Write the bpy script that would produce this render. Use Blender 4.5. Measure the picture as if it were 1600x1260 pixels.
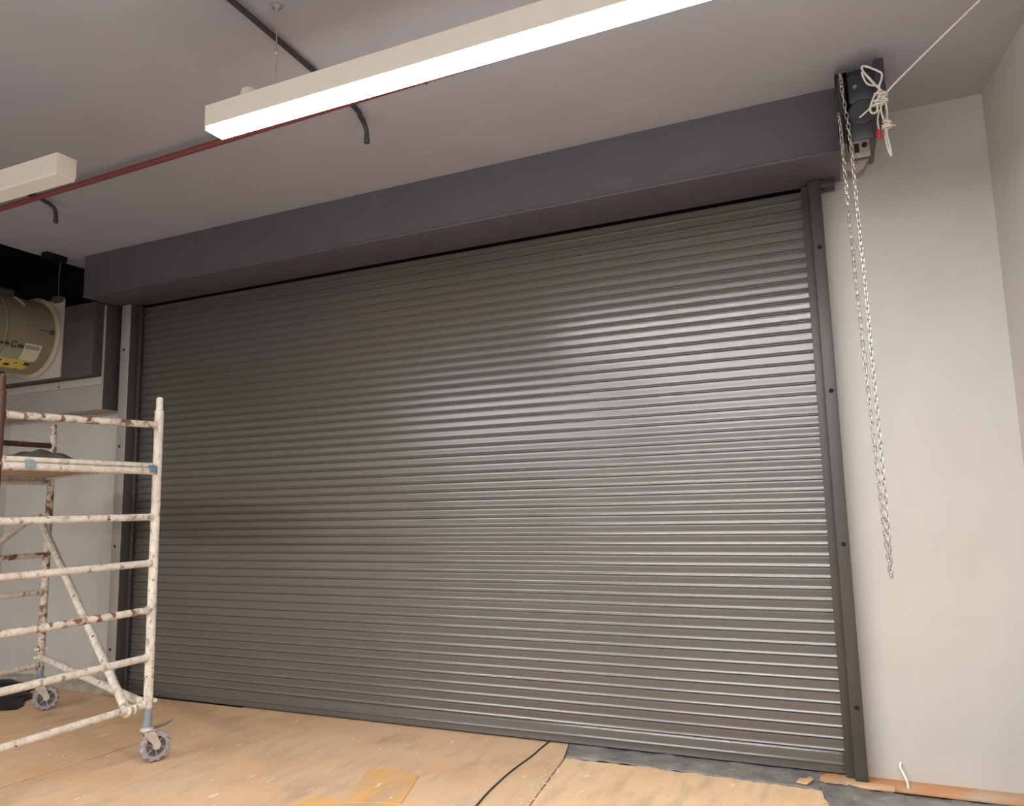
import bpy, bmesh, math, random
from mathutils import Vector, Matrix, Euler
random.seed(7)
for o in list(bpy.data.objects):
    bpy.data.objects.remove(o, do_unlink=True)
SC = bpy.context.scene
COL = SC.collection
PI = math.pi

# ------------------------------------------------------------------ camera
cam_d = bpy.data.cameras.new('camera')
cam_d.sensor_fit = 'HORIZONTAL'
cam_d.sensor_width = 36.0
cam_d.lens = 1184.35 / 1600 * 36.0
cam_d.clip_start = 0.05
cam = bpy.data.objects.new('camera', cam_d)
COL.objects.link(cam)
r = Vector((0.91144932, 0.41075561, -0.02323703))
u = Vector((0.07567879, -0.11187499, 0.99083637))
f = Vector((-0.40439196, 0.90485569, 0.13305387))
m = Matrix((r, u, -f)).transposed().to_4x4()
m.translation = Vector((0.1448, -4.2084, 1.3412))
cam.matrix_world = m
SC.camera = cam

# ------------------------------------------------------------------ world, exposure
w = bpy.data.worlds.new('world')
SC.world = w
w.use_nodes = True
w.node_tree.nodes['Background'].inputs[0].default_value = (0.02, 0.02, 0.022, 1)
w.node_tree.nodes['Background'].inputs[1].default_value = 1.0
SC.view_settings.view_transform = 'Standard'
SC.view_settings.look = 'None'
SC.view_settings.gamma = 1.0
SC.view_settings.use_curve_mapping = False
SC.view_settings.exposure = 0.0

LAMP_Z = 2.85
LAMP_Y = (-2.102, -2.008)
LAMP_EMIT = 70.0
LAMP_COL = (1.0, 0.99, 0.97)


def strip_light(name, x0, x1, y, power):
    d = bpy.data.lights.new(name, 'AREA')
    d.shape = 'RECTANGLE'
    d.size = x1 - x0
    d.size_y = 0.09
    d.energy = power
    d.color = LAMP_COL
    o = bpy.data.objects.new(name, d)
    COL.objects.link(o)
    o.location = ((x0 + x1) / 2, y, LAMP_Z)
    # added thin light facing the shutter, to brighten the sides of the hung lamps
    e = bpy.data.lights.new(name, 'AREA')
    e.shape = 'RECTANGLE'
    e.size = x1 - x0
    e.size_y = 0.012
    e.energy = power * 0.046
    e.color = LAMP_COL
    q = bpy.data.objects.new(name, e)
    COL.objects.link(q)
    q.location = ((x0 + x1) / 2, y + 0.05, LAMP_Z - 0.006)
    q.rotation_euler = (math.radians(90), 0, 0)
    return o


# the other rows of the same strip lighting, further back in the room
strip_light('rear_strip_light', -2.1, 0.86, -4.15, 155)
strip_light('rear_strip_light', -2.1, 0.86, -6.2, 95)
strip_light('rear_strip_light', -6.0, -3.0, -6.2, 330)


# ------------------------------------------------------------------ materials
def mat(name, col, rough=0.6, col2=None, scale=6.0, detail=5.0, lo=0.35, hi=0.7,
        bump=0.0, bscale=40.0, metal=0.0, spec=0.5, stretch=None, rvar=0.0):
    M = bpy.data.materials.new(name)
    M.use_nodes = True
    nt = M.node_tree
    N, L = nt.nodes, nt.links
    b = N['Principled BSDF']
    b.inputs['Base Color'].default_value = (*col, 1)
    b.inputs['Roughness'].default_value = rough
    b.inputs['Metallic'].default_value = metal
    b.inputs['Specular IOR Level'].default_value = spec
    tc = N.new('ShaderNodeTexCoord')
    mp = N.new('ShaderNodeMapping')
    L.new(tc.outputs['Object'], mp.inputs[0])
    if stretch:
        mp.inputs['Scale'].default_value = stretch
    if col2 is not None:
        n = N.new('ShaderNodeTexNoise')
        n.inputs['Scale'].default_value = scale
        n.inputs['Detail'].default_value = detail
        n.inputs['Roughness'].default_value = 0.6
        L.new(mp.outputs[0], n.inputs['Vector'])
        rp = N.new('ShaderNodeValToRGB')
        rp.color_ramp.elements[0].position = lo
        rp.color_ramp.elements[0].color = (*col, 1)
        rp.color_ramp.elements[1].position = hi
        rp.color_ramp.elements[1].color = (*col2, 1)
        L.new(n.outputs['Fac'], rp.inputs[0])
        L.new(rp.outputs[0], b.inputs['Base Color'])
        M['_ramp'] = rp.name
        if rvar:
            mr = N.new('ShaderNodeMapRange')
            mr.inputs['To Min'].default_value = rough - rvar
            mr.inputs['To Max'].default_value = rough + rvar
            L.new(n.outputs['Fac'], mr.inputs['Value'])
            L.new(mr.outputs[0], b.inputs['Roughness'])
    if bump:
        n2 = N.new('ShaderNodeTexNoise')
        n2.inputs['Scale'].default_value = bscale
        n2.inputs['Detail'].default_value = 4
        L.new(mp.outputs[0], n2.inputs['Vector'])
        bp = N.new('ShaderNodeBump')
        bp.inputs['Strength'].default_value = bump
        bp.inputs['Distance'].default_value = 0.01
        L.new(n2.outputs['Fac'], bp.inputs['Height'])
        L.new(bp.outputs[0], b.inputs['Normal'])
    return M


def add_spots(M, col, scale, lo, hi, stretch=None, detail=3.0):
    """mix a second noise of spots of another colour over the base colour"""
    nt = M.node_tree
    N, L = nt.nodes, nt.links
    b = N['Principled BSDF']
    src = b.inputs['Base Color'].links[0].from_socket if b.inputs['Base Color'].links else None
    tc = N.new('ShaderNodeTexCoord')
    mp = N.new('ShaderNodeMapping')
    L.new(tc.outputs['Object'], mp.inputs[0])
    if stretch:
        mp.inputs['Scale'].default_value = stretch
    n = N.new('ShaderNodeTexNoise')
    n.inputs['Scale'].default_value = scale
    n.inputs['Detail'].default_value = detail
    L.new(mp.outputs[0], n.inputs['Vector'])
    rp = N.new('ShaderNodeValToRGB')
    rp.color_ramp.elements[0].position = lo
    rp.color_ramp.elements[0].color = (0, 0, 0, 1)
    rp.color_ramp.elements[1].position = hi
    rp.color_ramp.elements[1].color = (1, 1, 1, 1)
    L.new(n.outputs['Fac'], rp.inputs[0])
    mx = N.new('ShaderNodeMix')
    mx.data_type = 'RGBA'
    L.new(rp.outputs[0], mx.inputs[0])
    if src:
        L.new(src, mx.inputs[6])
    else:
        mx.inputs[6].default_value = b.inputs['Base Color'].default_value
    mx.inputs[7].default_value = (*col, 1)
    L.new(mx.outputs[2], b.inputs['Base Color'])
    return M


def emit_mat(name, col, strength):
    M = bpy.data.materials.new(name)
    M.use_nodes = True
    b = M.node_tree.nodes['Principled BSDF']
    b.inputs['Base Color'].default_value = (0.9, 0.88, 0.85, 1)
    b.inputs['Emission Color'].default_value = (*col, 1)
    b.inputs['Emission Strength'].default_value = strength
    return M


m_wall = mat('wall_paint', (0.50, 0.475, 0.445), 0.55, (0.53, 0.505, 0.475), 3.0, bump=0.05, bscale=180)
add_spots(m_wall, (0.47, 0.447, 0.42), 2.2, 0.5, 0.8, (1, 1, 0.5))
m_ceil = mat('ceiling_paint', (0.375, 0.362, 0.40), 0.7, (0.40, 0.387, 0.425), 2.5, bump=0.04, bscale=150)
m_black = mat('near_black', (0.004, 0.004, 0.005), 0.8, (0.006, 0.006, 0.007), 4, spec=0.2)
m_sub = mat('concrete', (0.25, 0.245, 0.24), 0.9, (0.21, 0.205, 0.20), 5, bump=0.3, bscale=30)
m_kerb = mat('kerb_concrete', (0.42, 0.37, 0.31), 0.9, (0.28, 0.24, 0.20), 9, bump=0.4, bscale=25)


def floor_mat(name, a, b_, dust, dlo, dhi):
    M = mat(name, a, 0.75, b_, 3.5, 7, 0.3, 0.7, bump=0.12, bscale=60, spec=0.3)
    add_spots(M, dust, 1.7, dlo, dhi, (1, 1.6, 1), 6)
    add_spots(M, (0.34, 0.235, 0.155), 3.0, 0.58, 0.86, (1.6, 0.8, 1), 8)
    add_spots(M, (0.50, 0.365, 0.25), 7.0, 0.48, 0.78, (2.0, 0.5, 1), 8)
    add_spots(M, (0.80, 0.67, 0.54), 9, 0.665, 0.73, (2.6, 0.9, 1), 4)
    return M


m_floor1 = floor_mat('hardboard_clean', (0.616, 0.386, 0.207), (0.672, 0.437, 0.252), (0.627, 0.431, 0.274), 0.45, 0.7)
m_floor2 = floor_mat('hardboard_dusty', (0.701, 0.454, 0.273), (0.580, 0.366, 0.218), (0.655, 0.454, 0.294), 0.4, 0.65)
m_floor3 = floor_mat('hardboard_pale', (0.784, 0.525, 0.315), (0.672, 0.434, 0.252), (0.784, 0.567, 0.364), 0.4, 0.65)
m_patch = floor_mat('hardboard_orange', (0.663, 0.360, 0.134), (0.700, 0.408, 0.174), (0.575, 0.372, 0.213), 0.55, 0.75)
m_orange = mat('orange_timber', (0.60, 0.27, 0.10), 0.7, (0.50, 0.24, 0.10), 8, bump=0.2, bscale=40, stretch=(1, 5, 5))
add_spots(m_orange, (0.52, 0.38, 0.27), 2.5, 0.5, 0.72)
m_shim = mat('pale_timber', (0.68, 0.45, 0.27), 0.7, (0.58, 0.36, 0.2), 10, stretch=(1, 8, 8))
m_membrane = mat('slate_membrane', (0.15, 0.142, 0.138), 0.5, (0.30, 0.275, 0.255), 7, bump=0.5, bscale=35)
add_spots(m_membrane, (0.42, 0.36, 0.31), 22, 0.63, 0.74)
m_debris = mat('plaster_crumb', (0.66, 0.56, 0.45), 0.9, (0.45, 0.33, 0.22), 30)

m_slat = mat('shutter_grey_paint', (0.088, 0.080, 0.073), 0.25, (0.095, 0.086, 0.078), 3, spec=1.0, stretch=(0.15, 1, 1))
m_guide = mat('guide_grey_paint', (0.055, 0.050, 0.047), 0.45, (0.064, 0.058, 0.055), 4, bump=0.04, bscale=120)
m_flange_lit = mat('flange_lit_grey', (0.30, 0.28, 0.255), 0.45, (0.34, 0.315, 0.29), 4)
m_hood = mat('hood_grey_paint', (0.092, 0.087, 0.100), 0.5, (0.104, 0.098, 0.112), 3, bump=0.05, bscale=130)
m_hole = mat('dark_hole', (0.004, 0.004, 0.004), 0.9)
m_motor = mat('motor_black', (0.030, 0.031, 0.038), 0.4, (0.045, 0.045, 0.055), 12, bump=0.1, bscale=70)
m_bracket = mat('dusty_steel', (0.30, 0.25, 0.235), 0.6, (0.20, 0.16, 0.15), 18, metal=0.3)
m_chain = mat('zinc_chain', (0.62, 0.60, 0.57), 0.32, (0.48, 0.46, 0.44), 30, metal=0.85)
m_rope = mat('cream_rope', (0.78, 0.73, 0.66), 0.85, (0.62, 0.57, 0.50), 60, bump=0.4, bscale=250)
m_red = mat('red_toggle', (0.50, 0.03, 0.05), 0.45)

m_lampbody = mat('lamp_white_paint', (0.80, 0.72, 0.61), 0.45, (0.82, 0.74, 0.63), 3)
m_diff_on = emit_mat('lit_diffuser', LAMP_COL, LAMP_EMIT)
m_diff_off = mat('unlit_diffuser', (0.80, 0.76, 0.70), 0.5, (0.82, 0.78, 0.72), 3)
m_steel = mat('bright_steel', (0.55, 0.53, 0.52), 0.35, metal=0.8)

m_pipe_red = mat('red_pipe_paint', (0.16, 0.032, 0.032), 0.45, (0.20, 0.045, 0.045), 6, stretch=(1, 4, 4))
m_pipe_black = mat('black_pipe_paint', (0.035, 0.032, 0.036), 0.5, (0.05, 0.045, 0.05), 8)


def scaff(name, lo, hi, rust=(0.16, 0.05, 0.03)):
    M = mat(name, (0.70, 0.64, 0.555), 0.55, (0.50, 0.43, 0.36), 20, 8, 0.40, 0.72, bump=0.25, bscale=60)
    add_spots(M, (0.30, 0.24, 0.20), 36, 0.56, 0.68, (1, 1, 0.6), 8)
    add_spots(M, rust, 26, lo, hi, (1.0, 0.8, 0.7), 8)
    return M


m_sc = scaff('scaffold_paint', 0.66, 0.72)
m_sc_clean = scaff('scaffold_paint_clean', 0.72, 0.78)
m_sc_rust = scaff('scaffold_paint_rusted', 0.50, 0.60, (0.20, 0.085, 0.06))
m_sc_brown = scaff('scaffold_brown_rust', 0.28, 0.40, (0.075, 0.03, 0.02))
m_blue = mat('blue_leg_paint', (0.15, 0.22, 0.30), 0.5, (0.40, 0.40, 0.38), 12, 6, 0.42, 0.72, bump=0.2)
m_claw = mat('blue_plastic', (0.10, 0.18, 0.26), 0.5, (0.20, 0.25, 0.28), 14)
m_claw2 = mat('faded_blue_plastic', (0.22, 0.29, 0.30), 0.55, (0.32, 0.35, 0.34), 14)
m_tyre = mat('grey_rubber', (0.26, 0.23, 0.24), 0.8, (0.40, 0.36, 0.35), 14, bump=0.3)
m_hub = mat('hub_dark', (0.07, 0.065, 0.065), 0.6, (0.16, 0.14, 0.13), 12)
m_fork = mat('fork_zinc', (0.66, 0.60, 0.54), 0.5, (0.45, 0.38, 0.32), 15, metal=0.3)
m_deckwood = mat('deck_plywood', (0.46, 0.36, 0.26), 0.75, (0.36, 0.28, 0.20), 6, stretch=(1, 6, 6))
m_rag = mat('dirty_cloth', (0.035, 0.028, 0.024), 0.95, (0.085, 0.07, 0.06), 14, bump=0.6, bscale=50)
m_sack = mat('black_polythene', (0.008, 0.008, 0.009), 0.6)

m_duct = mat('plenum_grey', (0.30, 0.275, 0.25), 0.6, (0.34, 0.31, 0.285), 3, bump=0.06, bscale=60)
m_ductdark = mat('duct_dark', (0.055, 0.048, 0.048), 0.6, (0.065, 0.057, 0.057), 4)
m_drum = mat('fan_khaki', (0.22, 0.185, 0.125), 0.5, (0.27, 0.23, 0.155), 4, bump=0.05)
m_rim = mat('fan_rim', (0.52, 0.46, 0.33), 0.45, (0.44, 0.38, 0.27), 8)
m_plate = mat('fan_plate', (0.42, 0.385, 0.35), 0.5, (0.37, 0.34, 0.31), 5)
m_lab_y = mat('label_yellow', (0.62, 0.50, 0.08), 0.5, (0.56, 0.46, 0.12), 15)
m_lab_w = mat('label_white', (0.68, 0.62, 0.47), 0.5, (0.58, 0.53, 0.38), 20)
m_lab_g = mat('label_green', (0.27, 0.28, 0.20), 0.5, (0.34, 0.33, 0.23), 15)
m_lab_k = mat('label_ink', (0.04, 0.035, 0.02), 0.6)
m_cable = mat('black_cable', (0.035, 0.032, 0.028), 0.5)
m_tie = mat('white_plastic', (0.85, 0.80, 0.74), 0.5)


# ------------------------------------------------------------------ geometry helpers
class MB:
    def __init__(s):
        s.v, s.f, s.mi = [], [], []
        s.mats = []

    def _m(s, mt):
        if mt not in s.mats:
            s.mats.append(mt)
        return s.mats.index(mt)

    def add(s, vs, fs, mt=None):
        n = len(s.v)
        s.v += [tuple(p) for p in vs]
        k = s._m(mt) if mt else 0
        for q in fs:
            s.f.append([i + n for i in q])
            s.mi.append(k)
        return s

    def box(s, x0, x1, y0, y1, z0, z1, mt=None):
        vs = [(x0, y0, z0), (x1, y0, z0), (x1, y1, z0), (x0, y1, z0), (x0, y0, z1), (x1, y0, z1), (x1, y1, z1), (x0, y1, z1)]
        return s.add(vs, [(0, 3, 2, 1), (4, 5, 6, 7), (0, 1, 5, 4), (1, 2, 6, 5), (2, 3, 7, 6), (3, 0, 4, 7)], mt)

    def prism(s, poly, z0, z1, mt=None):
        n = len(poly)
        vs = [(x, y, z0) for x, y in poly] + [(x, y, z1) for x, y in poly]
        fs = [tuple(range(n))[::-1], tuple(range(n, 2 * n))]
        fs += [(i, (i + 1) % n, n + (i + 1) % n, n + i) for i in range(n)]
        return s.add(vs, fs, mt)

    def tube(s, pts, rad, seg=12, closed=False, mt=None, taper=None):
        pts = [Vector(p) for p in pts]
        n = len(pts)
        rings = []
        prev = None
        for i, p in enumerate(pts):
            if closed:
                t = pts[(i + 1) % n] - pts[i - 1]
            else:
                t = pts[min(i + 1, n - 1)] - pts[max(i - 1, 0)]
            t.normalize()
            if prev is None:
                a = Vector((0, 0, 1)) if abs(t.z) < 0.9 else Vector((1, 0, 0))
                nx = t.cross(a).normalized()
            else:
                nx = (prev - t * prev.dot(t)).normalized()
            prev = nx
            ny = t.cross(nx)
            rr = rad if not taper else taper[i]
            rings.append([p + nx * (rr * math.cos(2 * PI * k / seg)) + ny * (rr * math.sin(2 * PI * k / seg)) for k in range(seg)])
        vs = [q for R in rings for q in R]
        fs = []
        rng = n if closed else n - 1
        for i in range(rng):
            j = (i + 1) % n
            for k in range(seg):
                l = (k + 1) % seg
                fs.append((i * seg + k, i * seg + l, j * seg + l, j * seg + k))
        if not closed:
            fs.append(tuple(range(seg))[::-1])
            fs.append(tuple((n - 1) * seg + k for k in range(seg)))
        return s.add(vs, fs, mt)

    def lathe(s, prof, axis='Z', seg=32, mt=None, c=(0, 0, 0), mod=None, close=False):
        """prof: list of (radius, height) around an axis through c"""
        vs, fs = [], []
        n = len(prof)
        for k in range(seg):
            a = 2 * PI * k / seg
            for j, (rr, h) in enumerate(prof):
                if mod:
                    rr = mod(k, j, rr)
                x, y = rr * math.cos(a), rr * math.sin(a)
                p = {'Z': (x, y, h), 'Y': (x, h, y), 'X': (h, x, y)}[axis]
                vs.append((p[0] + c[0], p[1] + c[1], p[2] + c[2]))
        for k in range(seg):
            l = (k + 1) % seg
            for j in range(n if close else n - 1):
                i2 = (j + 1) % n
                fs.append((k * n + j, l * n + j, l * n + i2, k * n + i2))
        if not close:
            for j in (0, n - 1):
                if prof[j][0] > 1e-6:
                    fs.append(tuple(k * n + j for k in range(seg)))
        return s.add(vs, fs, mt)

    def build(s, name, mt, parent=None, bevel=0.0, smooth=35, seg=2, loc=None, rot=None):
        me = bpy.data.meshes.new(name)
        me.from_pydata(s.v, [], s.f)
        if s.mats and None not in s.mats:
            for q in s.mats:
                me.materials.append(q)
            me.polygons.foreach_set('material_index', s.mi)
        else:
            me.materials.append(mt)
        bm = bmesh.new()
        bm.from_mesh(me)
        bmesh.ops.remove_doubles(bm, verts=bm.verts, dist=1e-6)
        bmesh.ops.recalc_face_normals(bm, faces=bm.faces)
        if bevel:
            es = [e for e in bm.edges if len(e.link_faces) == 2 and e.calc_face_angle(0) > math.radians(30)]
            bmesh.ops.bevel(bm, geom=es, offset=bevel, segments=seg, affect='EDGES', profile=0.5)
        bm.to_mesh(me)
        bm.free()
        if smooth:
            me.polygons.foreach_set('use_smooth', [True] * len(me.polygons))
            me.set_sharp_from_angle(angle=math.radians(smooth))
        o = bpy.data.objects.new(name, me)
        COL.objects.link(o)
        if loc is not None:
            o.location = loc
        if rot is not None:
            o.rotation_euler = rot
        if parent is not None:
            o.parent = parent
        return o


def empty(name, loc=(0, 0, 0), rot=(0, 0, 0)):
    o = bpy.data.objects.new(name, None)
    o.empty_display_size = 0.1
    COL.objects.link(o)
    o.location = loc
    o.rotation_euler = rot
    return o


def tag(o, label=None, cat=None, group=None, kind=None):
    if label: o['label'] = label
    if cat: o['category'] = cat
    if group: o['group'] = group
    if kind: o['kind'] = kind
    return o


def rebase(parts, root):
    """parts built in world coordinates: keep them there under a root moved off the origin"""
    for p in parts:
        p.parent = root
        p.matrix_parent_inverse = Matrix.Translation(-Vector(root.location))


def copy_obj(o, parent=None):
    c = o.copy()
    COL.objects.link(c)
    if parent is not None:
        c.parent = parent
    return c


def copy_tree(o, parent=None):
    c = copy_obj(o, parent)
    for ch in list(o.children):
        copy_tree(ch, c)
    return c


# ------------------------------------------------------------------ the room
CZ = 3.32            # ceiling height
XL = -6.53           # left wall
XR = 0.867           # right wall at the shutter wall
YB = -9.0            # wall behind the camera
SPL = 0.128          # splay of the right wall

mb = MB()
mb.box(0.06, XR + 0.2, 0.0, 0.2, 0.002, CZ)
mb.box(XL - 0.2, -5.0, 0.0, 0.2, 0.0, 2.99)
o = mb.build('wall_back', m_wall, smooth=0)
tag(o, 'grey painted wall either side of the roller shutter', kind='structure')
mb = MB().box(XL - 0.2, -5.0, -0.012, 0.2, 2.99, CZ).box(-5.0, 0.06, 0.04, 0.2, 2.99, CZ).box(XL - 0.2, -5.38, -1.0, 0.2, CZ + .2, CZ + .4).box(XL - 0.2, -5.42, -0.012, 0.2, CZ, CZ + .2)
o = mb.build('trim_1', m_black, smooth=0)  # near-black upper wall band, plus the lining of the ceiling opening
tag(o, 'black wall head above the duct in the corner', kind='structure')
o = MB().box(XL - 0.2, XL, YB, 0.0, 0.0, 2.60).build('wall_left', m_wall, smooth=0)
tag(o, 'grey painted side wall at the left edge', kind='structure')
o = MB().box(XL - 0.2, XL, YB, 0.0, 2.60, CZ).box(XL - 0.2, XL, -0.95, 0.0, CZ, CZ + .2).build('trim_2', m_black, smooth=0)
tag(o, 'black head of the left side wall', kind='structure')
o = MB().prism([(XR, 0.0), (XR - SPL * YB, YB), (XR - SPL * YB + 0.2, YB), (XR + 0.2, 0.0)], 0.0, CZ).build('wall_right', m_wall, smooth=0)
tag(o, 'grey painted side wall at the right edge', kind='structure')
o = MB().box(XL - 0.2, XR - SPL * YB + 0.2, YB - 0.2, YB, 0, CZ).build('wall_front', m_wall, smooth=0)
tag(o, 'grey painted wall behind the viewer', kind='structure')
mb = MB()
mb.box(XL - 0.2, 2.4, YB - 0.2, -0.95, CZ, CZ + 0.2)
mb.box(-5.42, 2.4, -0.95, -0.70, CZ, CZ + 0.2)
mb.box(-5.42, 2.4, -0.699, 0.2, CZ - 0.0012, CZ + 0.2)
o = mb.build('ceiling', m_ceil, smooth=0)
tag(o, 'grey painted plasterboard ceiling with a faint joint', kind='structure')

fl = MB().box(XL - 0.2, 2.4, YB - 0.2, 0.25, -0.3, -0.02).build('floor', m_sub, smooth=0)
tag(fl, 'concrete floor laid over with dusty hardboard sheets', kind='structure')


def sheet(poly, z0, z1, mt, jag=(), name='floor_board'):
    """floor sheet, with the edges listed in jag broken up"""
    out = []
    n = len(poly)
    for i in range(n):
        a, b = Vector(poly[i]), Vector(poly[(i + 1) % n])
        out.append(tuple(a))
        if i in jag:
            k = max(3, int((b - a).length / 0.05))
            nrm = Vector((-(b - a).y, (b - a).x)).normalized()
            for q in range(1, k):
                out.append(tuple(a.lerp(b, (q + random.uniform(-.3, .3)) / k) + nrm * random.uniform(-.012, .012)))
    return MB().prism(out, z0, z1).build(name, mt, parent=fl, bevel=0.0015, smooth=0, seg=1)


sheet([(XL, -2.5), (-3.868, -2.5), (-3.853, -1.46), (-3.837, -1.34), (-3.829, -0.90), (-3.818, -0.62), (-3.82, -0.02), (XL, -0.02)], -0.02, 0.0, m_floor1)
sheet([(-3.854, -2.5), (-1.30, -2.5), (-1.30, -0.90), (-1.375, -0.25), (-1.44, 0.02), (-3.815, 0.02), (-3.814, -0.62), (-3.815, -0.90), (-3.822, -1.34), (-3.839, -1.46)], -0.02, 0.0, m_floor2)
sheet([(-1.290, -2.5), (1.15, -2.5), (0.93, -0.75), (0.90, -0.60), (-0.06, -0.40), (-0.085, -0.355), (-0.10, -0.25), (-0.55, -0.235), (-1.368, -0.232), (-1.292, -0.90)], -0.02, 0.0005, m_floor3, jag=(4, 6, 7))
p = sheet([(-2.11, -1.165), (-1.85, -1.085), (-1.962, -0.742), (-2.10, -0.69), (-2.26, -0.76)], 0.0, 0.004, m_patch)
p = sheet([(-2.114, -1.172), (-1.866, -1.10), (-1.80, -1.55), (-2.40, -1.62), (-2.27, -1.12)], 0.0, 0.0025, m_patch)

# broken kerb along the foot of the wall left of the shutter
top, bot = [], []
mb = MB()
N = 26
sec = []
for i in range(N + 1):
    x = XL + (-5.075 - XL) * i / N
    d = 0.085 + random.uniform(-.014, .014)
    h = 0.055 + random.uniform(-.010, .010)
    sec.append([(x, 0.0, 0), (x, -d, 0.002), (x, -d + 0.008, h - 0.012), (x, -d + 0.03, h), (x, 0.0, h + 0.01)])
vs = [p for s_ in sec for p in s_]
fs = []
for i in range(N):
    for j in range(4):
        fs.append((i * 5 + j, (i + 1) * 5 + j, (i + 1) * 5 + j + 1, i * 5 + j + 1))
fs += [tuple(range(5)), tuple(N * 5 + k for k in range(5))]
o = mb.add(vs, fs).build('baseboard_back', m_kerb, smooth=0)
tag(o, 'rough cement kerb at the foot of the left wall', kind='structure')

# ------------------------------------------------------------------ roller shutter
XI = -4.957
shut = empty('roller_shutter', ((XI) / 2, 0, 0))
tag(shut, 'wide closed dark grey steel roller shutter of narrow horizontal slats', 'shutter')
PITCH = 0.0552


def slat_mesh(gap=0.0):
    prof = [(0.0, 0.004), (0.001 + gap, 0.004), (0.0018 + gap, -0.0002), (0.005 + gap, -0.0008), (0.014, -0.0009), (0.024, -0.0009), (0.0328, -0.0009)]
    # the lip along the lower edge: it leans out, rounds over and tucks back under
    prof += [(0.0345, -0.0010), (0.0375, -0.0015), (0.0405, -0.0023), (0.0435, -0.0034), (0.0462, -0.0046), (0.0480, -0.0053), (0.0492, -0.0054),
             (0.0502, -0.0050), (0.0511, -0.0040), (0.0517, -0.0022), (0.0523, 0.0010), (0.0530, 0.0045), (0.0552, 0.005), (0.0552, 0.008), (0.0, 0.008)]
    n = len(prof)
    xs = [XI + 0.001 + (0.020 - XI - 0.001) * i / 10 for i in range(11)]
    vs = [(x, y, -t) for x in xs for t, y in prof]
    fs = []
    for i in range(10):
        for j in range(n):
            k = (j + 1) % n
            fs.append((i * n + j, i * n + k, (i + 1) * n + k, (i + 1) * n + j))
    fs += [tuple(range(n)), tuple(10 * n + k for k in range(n))]
    return MB().add(vs, fs)


s0 = slat_mesh().build('slat', m_slat, smooth=50)
sg = slat_mesh(0.0045).build('slat', m_slat, smooth=50)
for i in range(52):
    src = sg if i == 39 else s0
    s = src if i in (0, 39) else copy_obj(s0)
    s.location = (0, random.uniform(-.0006, .0006), 2.976 - PITCH * i)
    s.rotation_euler = (math.radians(random.gauss(0.0, 0.3)), 0, 0)
    rebase([s], shut)
mb = MB()
prof = [(0.108, 0.006), (0.108, -0.006), (0.098, -0.013), (0.060, -0.015), (0.055, -0.019), (0.049, -0.020), (0.044, -0.016), (0.020, -0.016), (0.017, -0.024), (0.0125, -0.024), (0.0125, 0.010), (0.05, 0.010)]
n = len(prof)
vs = [(x, y, z) for x in (XI + 0.001, 0.02) for z, y in prof]
fs = [tuple(range(n)), tuple(range(n, 2 * n))] + [(j, (j + 1) % n, n + (j + 1) % n, n + j) for j in range(n)]
o = mb.add(vs, fs).build('bottom_rail', m_slat, bevel=0.001, smooth=40)
rebase([o], shut)
# guides
g = MB().box(0.0, 0.045, -0.055, -0.030, 0.004, 2.980).build('guide_channel', m_guide, bevel=0.003)
rebase([g], shut)
g = MB().box(0.0405, 0.097, -0.114, 0.0, 0.008, 2.982).build('guide_rail', m_guide, bevel=0.004)
rebase([g], shut)
hole = MB().lathe([(0.0, -0.0008), (0.0105, -0.0008), (0.0115, 0.0), (0.0, 0.0005)], 'Y', 16).build('bolt_hole', m_hole)
hs = [hole]
for z in (2.62, 1.872, 1.112, 0.346):
    h = hole if z == 2.62 else copy_obj(hole)
    h.location = (0.0715, -0.1143, z)
    h.parent = g
    h.matrix_parent_inverse = Matrix()
g = MB().box(-5.058, -4.957, -0.114, 0.0, 0.01, 2.982).build('guide_rail', m_flange_lit, bevel=0.004)
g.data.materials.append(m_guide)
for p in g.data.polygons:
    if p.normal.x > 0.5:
        p.material_index = 1  # glossy reflection coloured into the pale front, shade into this dark side
g['label'] = 'left guide with its front face coloured paler as if lit'
rebase([g], shut)
for z in (2.62, 1.859, 1.098, 0.339):
    h = copy_obj(hole)
    h.location = (-5.018, -0.1143, z)
    h.parent = g
    h.matrix_parent_inverse = Matrix()
g = MB().box(-4.957, -4.930, -0.040, -0.024, 0.01, 2.98).build('guide_lip', m_guide, bevel=0.003)
rebase([g], shut)
# hood
mb = MB()
X0, X1 = -5.133, 0.196
prof = [(-0.397, CZ - 0.003), (-0.397, 3.004), (-0.401, 3.000), (-0.401, 2.993), (-0.396, 2.989), (-0.028, 2.985), (-0.028, 3.02), (-0.001, 3.02), (-0.001, CZ - 0.003)]
n = len(prof)
vs = [(x, y, z) for x in (X0, X1) for y, z in prof]
fs = [tuple(range(n)), tuple(range(n, 2 * n))] + [(j, (j + 1) % n, n + (j + 1) % n, n + j) for j in range(n)]
o = mb.add(vs, fs).build('hood', m_hood, bevel=0.0015, smooth=30)
rebase([o], shut)
o = MB().box(0.06, 0.165, -0.10, -0.02, 2.94, 2.988).build('end_plate', m_motor, bevel=0.004)
rebase([o], shut)

# ------------------------------------------------------------------ chain hoist operator
mot = empty('chain_operator', (0.30, -0.5, 3.0))
tag(mot, 'black chain-driven shutter operator under the ceiling at the right end of the hood', 'motor')
ps = []
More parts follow.
